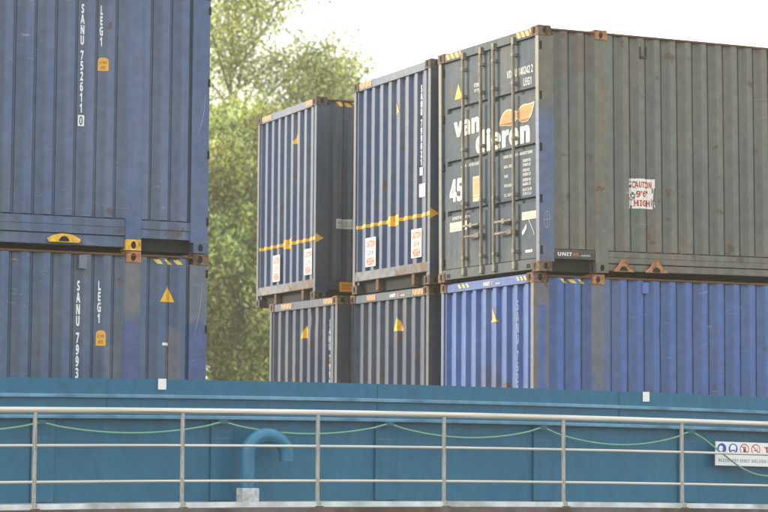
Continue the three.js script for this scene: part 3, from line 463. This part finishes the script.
// ---------------------------------------------------------------- ship
const sheer = (x) => x > 17 ? -0.0949 - 0.012 * Math.min(x - 17, 30) : x < 4 ? -0.045 - 0.004 * Math.min(4 - x, 30) : -0.0016 * (x - 9.3) ** 2;
{
  const X0 = -26, X1 = 58, N = 168;
  const sweep = (section, x0 = X0, x1 = X1, n = N) => { // closed section of [y, z], follows the sheer
    const P = [], I = [], U = [], m = section.length; let per = [0]; for (let k = 0; k < m; k++) { const a = section[k], b = section[(k + 1) % m]; per.push(per[k] + Math.hypot(a[0] - b[0], a[1] - b[1])); }
    for (let i = 0; i <= n; i++) { const x = x0 + (x1 - x0) * i / n, s = sheer(x); for (let k = 0; k <= m; k++) { const q = section[k % m]; P.push(x, q[0] + s, q[1]); U.push(x / 4, per[k] / 4); } }
    for (let i = 0; i < n; i++) for (let k = 0; k < m; k++) { const a = i * (m + 1) + k, b = a + m + 1; I.push(a, a + 1, b, a + 1, b + 1, b); }
    const g = new THREE.BufferGeometry(); g.setAttribute('position', new THREE.Float32BufferAttribute(P, 3)); g.setAttribute('uv', new THREE.Float32BufferAttribute(U, 2)); g.setIndex(I); return toCreasedNormals(g, 0.5);
  };
  const sBlue = (a, b, s, seed) => dataTex(1024, 512, (u, v) => { const n = fbm(u * 10, v * 6, seed, 4), st = fbm(u * 60, v * 3, seed + 4, 3), f = fbm(u * 90, v * 60, seed + 8, 2); let c = mix(a, b, sst(0.3, 0.75, 0.6 * n + 0.4 * st)); c = mix(c, [90, 104, 104], 0.4 * sst(0.66, 0.8, 0.5 * st + 0.5 * n)); c = mix(c, [104, 84, 66], 0.35 * sst(0.71, 0.8, 0.62 * fbm(u * 110, v * 2.2, seed + 21, 3) + 0.38 * fbm(u * 9, v * 4, seed + 25, 3))); c = mix(c, [18, 74, 104], 0.22 * sst(0.6, 0.75, fbm(u * 26, v * 14, seed + 31, 4))); const q = 0.94 + 0.12 * f; return [c[0] * q, c[1] * q, c[2] * q]; });
  const bumpPlate = dataTex(512, 256, (u, v) => { const c = 255 * (0.75 * fbm(u * 5, v * 3, 401, 2) + 0.25 * fbm(u * 40, v * 30, 402, 3)); return [c, c, c]; }, false);
  const blue = std({ map: sBlue([16, 93, 124], [22, 99, 130], 1, 411), roughness: 0.42, bumpMap: bumpPlate, bumpScale: 0.012 });
  const pale = std({ map: mottle([112, 152, 176], [92, 134, 160], 0.32, 421), roughness: 0.45 });
  const deckM = std({ map: mottle([150, 152, 156], [112, 104, 98], 0.35, 431), roughness: 0.8 });
  const white = std({ map: mottle([188, 190, 190], [140, 134, 126], 0.26, 441), roughness: 0.6 });
  const strake = std({ map: mottle([98, 88, 82], [84, 66, 54], 0.48, 451), roughness: 0.9, bumpMap: rustBump, bumpScale: 0.01 });
  const railM = std({ map: mottle([206, 198, 186], [140, 122, 104], 0.33, 461), roughness: 0.42 });
  railM.map.repeat.set(6, 1);
  const postM = std({ map: mottle([168, 164, 158], [128, 116, 104], 0.36, 466), roughness: 0.5 });
  const ship = thing('cargo_ship', 'blue inland cargo ship with a galvanised railing and containers in its hold', 'ship');
  mesh('hull', sweep([[-0.70, -21.52], [-0.98, -21.44], [-2.6, -21.44], [-3.4, -21.9], [-3.4, -33.6], [-2.6, -34.0], [-0.7, -34.0], [-0.7, -33.2], [-1.02, -33.2], [-1.02, -22.4], [-0.72, -22.4], [-0.70, -21.6]]), std({ color: 0x2b2f36, roughness: 0.6 }), ship);
  mesh('rubbing_strake', sweep([[-0.705, -21.50], [-0.705, -21.40], [-0.98, -21.38], [-0.98, -21.50]]), strake, ship);
  mesh('walkway', sweep([[-0.66, -21.56], [-0.70, -21.56], [-0.70, -22.34], [-0.66, -22.34]]), deckM, ship);
  mesh('deck_edge', sweep([[-0.645, -21.535], [-0.702, -21.525], [-0.702, -21.555], [-0.645, -21.555]]), white, ship);
  for (const [z, s] of [[-22.3, 1], [-33.4, -1]]) { // hatch coaming: lower plate set back, upper plate with two flat bars
    const co = mesh('coaming', sweep([[0.205, z - 0.01 * s], [0.606, z], [0.606, z - 0.03 * s], [-0.7, z - 0.07 * s], [-0.7, z - 0.035 * s], [0.19, z - 0.035 * s]]), blue, ship);
    mesh('flat_bar', sweep([[0.446, z + 0.035 * s], [0.440, z + 0.05 * s], [0.412, z + 0.045 * s], [0.405, z + 0.02 * s], [0.405, z - 0.01 * s], [0.446, z - 0.01 * s]]), pale, co);
    mesh('flat_bar', sweep([[0.232, z + 0.05 * s], [0.224, z + 0.07 * s], [0.198, z + 0.065 * s], [0.192, z + 0.03 * s], [0.192, z - 0.02 * s], [0.232, z - 0.02 * s]]), pale, co);
    for (let i = -16; i < 22; i++) { const x = 7.22 + 1.955 * i + (i === 2 ? -0.03 : 0); if (x < X0 + 1 || x > X1 - 1) continue; const w = 0.25; mesh('stiffener', boxUV(bx(x, x + w, -0.66 + sheer(x), 0.195 + sheer(x), z - 0.002 * s, z - 0.05 * s, 0.012), 2, 2), blue, co); }
  }
  for (let i = -8; i < 14; i++) { const x = 8.02 + 3.1 * i; mesh('weld_seam', boxUV(bx(x, x + 0.011, 0.205 + sheer(x), 0.6 + sheer(x), -22.303, -22.2945, 0.003), 2, 2), blue, ship); }
  mesh('hold_bulkhead', boxUV(bx(X0, X0 + 0.1, -1, 0.55, -33.4, -22.36, 0), 4, 4), blue, ship);
  // railing
  const rails = new THREE.Group(); rails.name = 'railing'; ship.add(rails);
  const curve = (y, z, r, rad) => { const pts = []; for (let i = 0; i <= 84; i++) { const x = X0 + 1 + (X1 - X0 - 2) * i / 84; pts.push([x, y + sheer(x), z]); } return tube(pts, r, 252, rad); };
  mesh('top_rail', curve(0.272, -21.58, 0.03, 12), railM, rails);
  mesh('middle_rail', curve(-0.076, -21.58, 0.0145, 8), railM, rails);
  mesh('lower_rail', curve(-0.433, -21.58, 0.0145, 8), railM, rails);
  const xs = [7.02, 8.568, 10.072, 11.556, 13.039, 14.592]; for (let k = 1; k < 26; k++) xs.push(14.592 + 1.51 * k); for (let k = 1; k < 21; k++) xs.push(7.02 - 1.51 * k);
  for (const x of xs) { const s = sheer(x); mesh('railing_post', merge([rod([x, -0.70 + s, -21.575], [x, 0.262 + s, -21.58], 0.022, 12), rod([x, -0.72 + s, -21.54], [x, -0.64 + s, -21.54], 0.028, 12)]), postM, rails); }
  for (const x of xs) { const s = sheer(x); mesh('foot_plate', boxUV(bx(x - 0.045, x + 0.045, -0.712 + s, -0.69 + s, -21.56, -21.505, 0.004), 1, 1), M.rustBrown, rails); }
  // gooseneck air vent on the walkway
  const vg = new THREE.Group(); vg.name = 'air_vent'; ship.add(vg);
  const pts = [[9.475, -0.66, -22.02], [9.475, -0.4, -22.02], [9.475, -0.22, -22.02]]; for (let a = 0; a <= 12; a++) { const t = Math.PI * (1 - a / 12); pts.push([9.695 + 0.22 * Math.cos(t), -0.17 + 0.20 * Math.sin(t), -22.02]); } pts.push([9.915, -0.235, -22.02]);
  const pipeM = std({ map: sBlue([38, 108, 142], [50, 118, 150], 1, 471), roughness: 0.35 });
  mesh('pipe', merge([tube(pts, 0.078, 64, 20), rod([9.475, -0.3, -22.02], [9.475, -0.288, -22.02], 0.077, 20), rod([9.915, -0.235, -22.02], [9.915, -0.225, -22.02], 0.077, 20), rod([9.475, -0.515, -22.02], [9.475, -0.50, -22.02], 0.083, 20), rod([9.475, -0.165, -22.02], [9.475, -0.16, -22.02], 0.0755, 20)]), pipeM, vg);
  mesh('pipe_mouth', rod([9.915, -0.2355, -22.02], [9.915, -0.2365, -22.02], 0.06, 20), M.dark, vg);
  mesh('pipe_base', boxUV(bx(9.385, 9.575, -0.67, -0.515, -22.11, -21.93, 0.012), 1, 1), white, vg);
  for (const x of [8.615, 14.58, 2.65, 20.5]) mesh('draught_mark', boxUV(bx(x - 0.045, x + 0.045, 0.50 + sheer(x), 0.612 + sheer(x), -22.29, -22.284, 0.002), 1, 1), std({ color: 0xe6e4de, roughness: 0.5 }), ship);
}
{ // hose tied to the coaming at each stiffener
  const ties = [[5.3, 0.14], [7.28, 0.14], [9.264, 0.163], [11.207, 0.16], [13.136, 0.136], [15.129, 0.106]], sag = [0.10, 0.105, 0.11, 0.125, 0.165];
  const pts = []; for (let i = 0; i < ties.length - 1; i++) for (let k = 0; k < 10; k++) { const t = k / 10, a = ties[i], b = ties[i + 1]; pts.push([a[0] + (b[0] - a[0]) * t, a[1] + (b[1] - a[1]) * t - 4 * sag[i] * t * (1 - t), -22.19 + 0.015 * Math.sin(t * Math.PI)]); }
  pts.push([15.129, 0.106, -22.19], [15.28, 0.04, -22.17], [15.45, -0.075, -22.15], [15.62, -0.19, -22.14], [15.8, -0.3, -22.14], [16.0, -0.375, -22.14], [16.25, -0.40, -22.14], [16.6, -0.36, -22.14], [17.1, -0.12, -22.17], [17.3, 0.08, -22.19]);
  const hose = thing('hose', 'thin green hose hanging in loops along the blue coaming', 'hose');
  mesh('hose_tube', tube(pts, 0.0108, 420, 8), std({ color: new THREE.Color(0x6c9a84), roughness: 0.45 }), hose);
  for (const [x, y] of ties) mesh('hose_clip', merge([bx(x - 0.03, x + 0.05, y - 0.018, y + 0.03, -22.24, -22.172, 0.004)]), std({ color: 0x2d5a66, roughness: 0.6 }), hose);
}
{ // safety sign on the coaming
  const icon = (x, cx, kind) => {
    x.save(); x.translate(cx, 62);
    if (kind < 2) { x.fillStyle = '#2b4a9a'; x.beginPath(); x.arc(0, 0, 50, 0, 7); x.fill(); x.fillStyle = '#f2f2f4';
      if (kind === 0) { x.beginPath(); x.arc(-8, -6, 22, 0, 7); x.fill(); x.fillRect(-30, 4, 36, 34); x.fillStyle = '#2b4a9a'; x.fillRect(2, -8, 14, 34); x.fillStyle = '#f2f2f4'; x.fillRect(8, -10, 6, 30); }
      else { x.beginPath(); x.arc(0, -6, 34, 3.5, 5.92 ); x.lineTo(30, 14); x.lineTo(-30, 14); x.fill(); x.beginPath(); x.arc(0, 0, 32, 0.3, 2.85); x.fill(); x.fillStyle = '#2b4a9a'; x.fillRect(-22, 8, 44, 14); } }
    else { x.lineWidth = 10; x.strokeStyle = '#c8433f'; x.fillStyle = '#f4efec'; x.beginPath(); x.arc(0, 0, 46, 0, 7); x.fill();
      x.fillStyle = '#26262a'; if (kind === 2) { x.fillRect(-12, -6, 28, 36); for (let k = 0; k < 4; k++) x.fillRect(-12 + k * 8, -26, 5, 24); } else if (kind === 3) { x.fillRect(-20, 6, 42, 9); x.fillRect(16, -18, 5, 22); } else { x.beginPath(); x.arc(0, -18, 9, 0, 7); x.fill(); x.fillRect(-8, -8, 16, 36); }
      x.stroke(); x.beginPath(); x.moveTo(-32, -32); x.lineTo(32, 32); x.stroke(); }
    x.restore();
  };
  const tex = canvasTex(1024, 220, (x) => { x.fillStyle = '#eceae6'; x.fillRect(0, 0, 1024, 220); for (let k = 0; k < 8; k++) icon(x, 62 + k * 126, [0, 1, 2, 3, 4, 3, 2, 4][k]); text(x, 'BEZOEKERS EERST MELDEN BIJ DE SCHIPPER', 24, 188, 42, 1.0, '#7d7c7c'); });
  const sg = thing('safety_sign', 'white sign with round blue and red safety symbols on the coaming', 'sign');
  sg.position.set(15.49, -0.135, -22.21);
  mesh('sign_board', bx(0, 1.32, -0.142, 0.138, -0.016, 0, 0.004), std({ color: 0xe4e2de, roughness: 0.4 }), sg);
  const f = new THREE.PlaneGeometry(1.31, 0.272); f.translate(0.66, -0.002, 0.003); const m = mesh('sign_print', f, std({ map: tex, roughness: 0.4 }), sg); m.castShadow = false;
  sg.rotation.z = -0.022;
}

// ---------------------------------------------------------------- trees on the far bank
const bark = std({ map: mottle([112, 108, 92], [66, 60, 48], 0.5, 501), roughness: 0.95 });
const leafMat = (c) => new THREE.MeshPhysicalMaterial({ color: new THREE.Color().setRGB(...c), vertexColors: true, roughness: 0.9, transmission: 0.5, thickness: 0, side: THREE.DoubleSide });
function tree(name, label, x, z, height, spread, o) {
  const R = rng(o.seed), g = thing(name, label, 'tree', 'trees on the far bank'); g.position.set(x, -1.35, z);
  const wood = [], tips = [], gs = () => (R() + R() + R() - 1.5) * 1.15;
  const limb = (a, dir, len, r, level) => {
    const pts = [a.clone()], d = dir.clone(), n = 5; let p = a.clone();
    for (let i = 1; i <= n; i++) { d.add(new THREE.Vector3(gs() * 0.16, 0.05 + gs() * 0.08, gs() * 0.16)).normalize(); p = p.clone().addScaledVector(d, len / n); pts.push(p); }
    const g = new THREE.TubeGeometry(new THREE.CatmullRomCurve3(pts), 6, 1, level ? 5 : 8); // tapered
    const q = g.attributes.position, c = new THREE.CatmullRomCurve3(pts), row = (level ? 5 : 8) + 1; for (let i = 0; i < q.count; i++) { const t = Math.floor(i / row) / 6, m = c.getPointAt(Math.min(1, t)), k = r * (1 - 0.75 * t); q.setXYZ(i, m.x + (q.getX(i) - m.x) * k, m.y + (q.getY(i) - m.y) * k, m.z + (q.getZ(i) - m.z) * k); }
    wood.push(g); return pts;
  };
  const trunk = []; { let p = new THREE.Vector3(), d = new THREE.Vector3(gs() * 0.05, 1, gs() * 0.05).normalize(); trunk.push(p); for (let i = 0; i < 10; i++) { d.add(new THREE.Vector3(gs() * 0.06, 0.1, gs() * 0.06)).normalize(); p = p.clone().addScaledVector(d, height / 10); trunk.push(p); }
    const c = new THREE.CatmullRomCurve3(trunk), tg = new THREE.TubeGeometry(c, 30, 1, 8), q = tg.attributes.position, r0 = height * 0.0095; for (let i = 0; i < q.count; i++) { const t = Math.floor(i / 9) / 30, m = c.getPointAt(t), k = r0 * (1 - 0.92 * t) + 0.01; q.setXYZ(i, m.x + (q.getX(i) - m.x) * k, m.y + (q.getY(i) - m.y) * k, m.z + (q.getZ(i) - m.z) * k); } wood.push(tg); }
  const tc = new THREE.CatmullRomCurve3(trunk);
  for (let i = 0; i < o.limbs; i++) {
    const t = o.base + (1 - o.base) * Math.pow((i + R() * 0.8) / o.limbs, 0.9) * 0.985, a = tc.getPointAt(Math.min(0.985, t)), az = i * 2.399 + R();
    const env = Math.sin(Math.PI * Math.min(1, 0.22 + 0.78 * (t - o.base) / (1 - o.base))) ** 0.75, len = spread * (0.35 + 0.75 * env) * (0.75 + 0.5 * R());
    const up = o.up * (0.7 + 0.6 * R());
    const pts = limb(a, new THREE.Vector3(Math.cos(az), up, Math.sin(az)).normalize(), len, 0.012 + 0.013 * len, 1);
    for (let k = 0; k < o.twigs; k++) { const s = pts[1 + Math.floor(R() * 5)], az2 = R() * 6.28; const tp = limb(s, new THREE.Vector3(Math.cos(az2), 0.3 + gs() * 0.5, Math.sin(az2)).normalize(), len * (0.22 + 0.28 * R()), 0.009 + 0.004 * len, 1); tips.push([tp[5], 1], [tp[3], 0.8]); }
    tips.push([pts[5], 1], [pts[4], 0.9]);
  }
  tips.push([trunk[10], 1], [trunk[9], 1]);
  mesh('trunk', boxUV(merge(wood), 1, 1), bark, g);
  const P = [], C = [], N = [], I = []; const per = Math.max(8, Math.floor(o.leaves / tips.length));
  for (const [tp, w] of tips) {
    const tone = 0.72 + 0.62 * R(), yel = R(), cr = o.clump * (0.6 + 0.8 * R()), cnt = Math.floor(per * w * (0.4 + 1.2 * R()) * (tp.y > height * o.thinAt ? o.thin : 1));
    for (let k = 0; k < cnt; k++) {
      const out = new THREE.Vector3(gs(), gs() * 0.85, gs()).normalize(), rr = cr * (o.shell ? Math.pow(R(), 0.3) * (0.85 + 0.3 * R()) : Math.pow(R(), 0.5) * 1.25);
      const c = out.clone().multiplyScalar(rr).add(tp); c.y -= 0.12 * rr; if (c.y < 0.2) continue;
      const ax = new THREE.Vector3(gs(), gs() - 0.5, gs()).normalize(), bx_ = new THREE.Vector3(gs(), gs(), gs()).cross(ax).normalize(), L = o.leaf * (0.6 + 0.8 * R()), Wd = L * 0.36, i0 = P.length / 3;
      const nn = new THREE.Vector3().crossVectors(ax, bx_); if (nn.dot(out) < 0) nn.negate(); nn.multiplyScalar(0.8).add(out).normalize(); const q = tone * (0.8 + 0.4 * R()), col = [q * (0.72 + 0.38 * yel), q, q * (0.75 + 0.15 * R())];
      for (const [s, t] of [[-L / 2, 0], [0.05 * L, Wd / 2], [L / 2, 0], [0.05 * L, -Wd / 2]]) { P.push(c.x + ax.x * s + bx_.x * t, c.y + ax.y * s + bx_.y * t, c.z + ax.z * s + bx_.z * t); N.push(nn.x, nn.y, nn.z); C.push(...col); }
      I.push(i0, i0 + 1, i0 + 2, i0, i0 + 2, i0 + 3);
    }
  }
  const cg = new THREE.BufferGeometry(); cg.setAttribute('position', new THREE.Float32BufferAttribute(P, 3)); cg.setAttribute('normal', new THREE.Float32BufferAttribute(N, 3)); cg.setAttribute('color', new THREE.Float32BufferAttribute(C, 3)); cg.setIndex(I);
  mesh('crown', cg, o.mat, g); return g;
}
const leafA = leafMat([0.70, 0.69, 0.22]), leafB = leafMat([0.68, 0.70, 0.22]);
const airy = { limbs: 60, base: 0.16, twigs: 5, up: 0.75, leaves: 90000, clump: 0.8, leaf: 0.17, thinAt: 0.62, thin: 0.7, mat: leafA };
const dense = { limbs: 34, base: 0.05, twigs: 4, up: 0.55, leaves: 100000, clump: 0.74, shell: 1, leaf: 0.17, thinAt: 2, thin: 1, mat: leafB };
tree('poplar_tree', 'tall airy light green tree rising past the top, right of the left stack', 31.6, -75, 20.5, 3.6, { ...airy, seed: 3 });
tree('poplar_tree', 'light green tree with loose crown above the overhanging navy container', 34.3, -74, 14.6, 2.3, { ...airy, seed: 5, thin: 0.6, leaves: 52000 });
tree('poplar_tree', 'slim treetop poking up behind the navy container beside the grey doors', 37.4, -76, 15.4, 1.5, { ...airy, seed: 8, limbs: 30, leaves: 26000, thin: 0.5 });
tree('willow_bush', 'dense green bushy tree low in the gap, nearest the left stack', 27.4, -66, 10.0, 3.0, { ...dense, seed: 11 });
tree('willow_bush', 'dense green bushy tree low in the gap, nearest the navy containers', 30.0, -67, 11.2, 3.2, { ...dense, seed: 13 });
const bush = tree('willow_bush', 'dense bushy green tree behind the top of the overhanging container', 32.6, -68, 10.2, 3.0, { ...dense, seed: 17 });
for (const [x, z, turn, label] of [[22.5, -68, 1.9, 'bushy green tree on the bank behind the left stack'], [40.5, -70, 4.1, 'bushy green tree on the bank behind the grey container with doors']]) {
  const c = bush.clone(); c.name = numbered('willow_bush'); c.userData = { ...bush.userData, label }; c.position.set(x, -1.35, z); c.rotation.y = turn; scene.add(c);
}

renderer.setSize(1024, 683);
renderer.render(scene, camera);
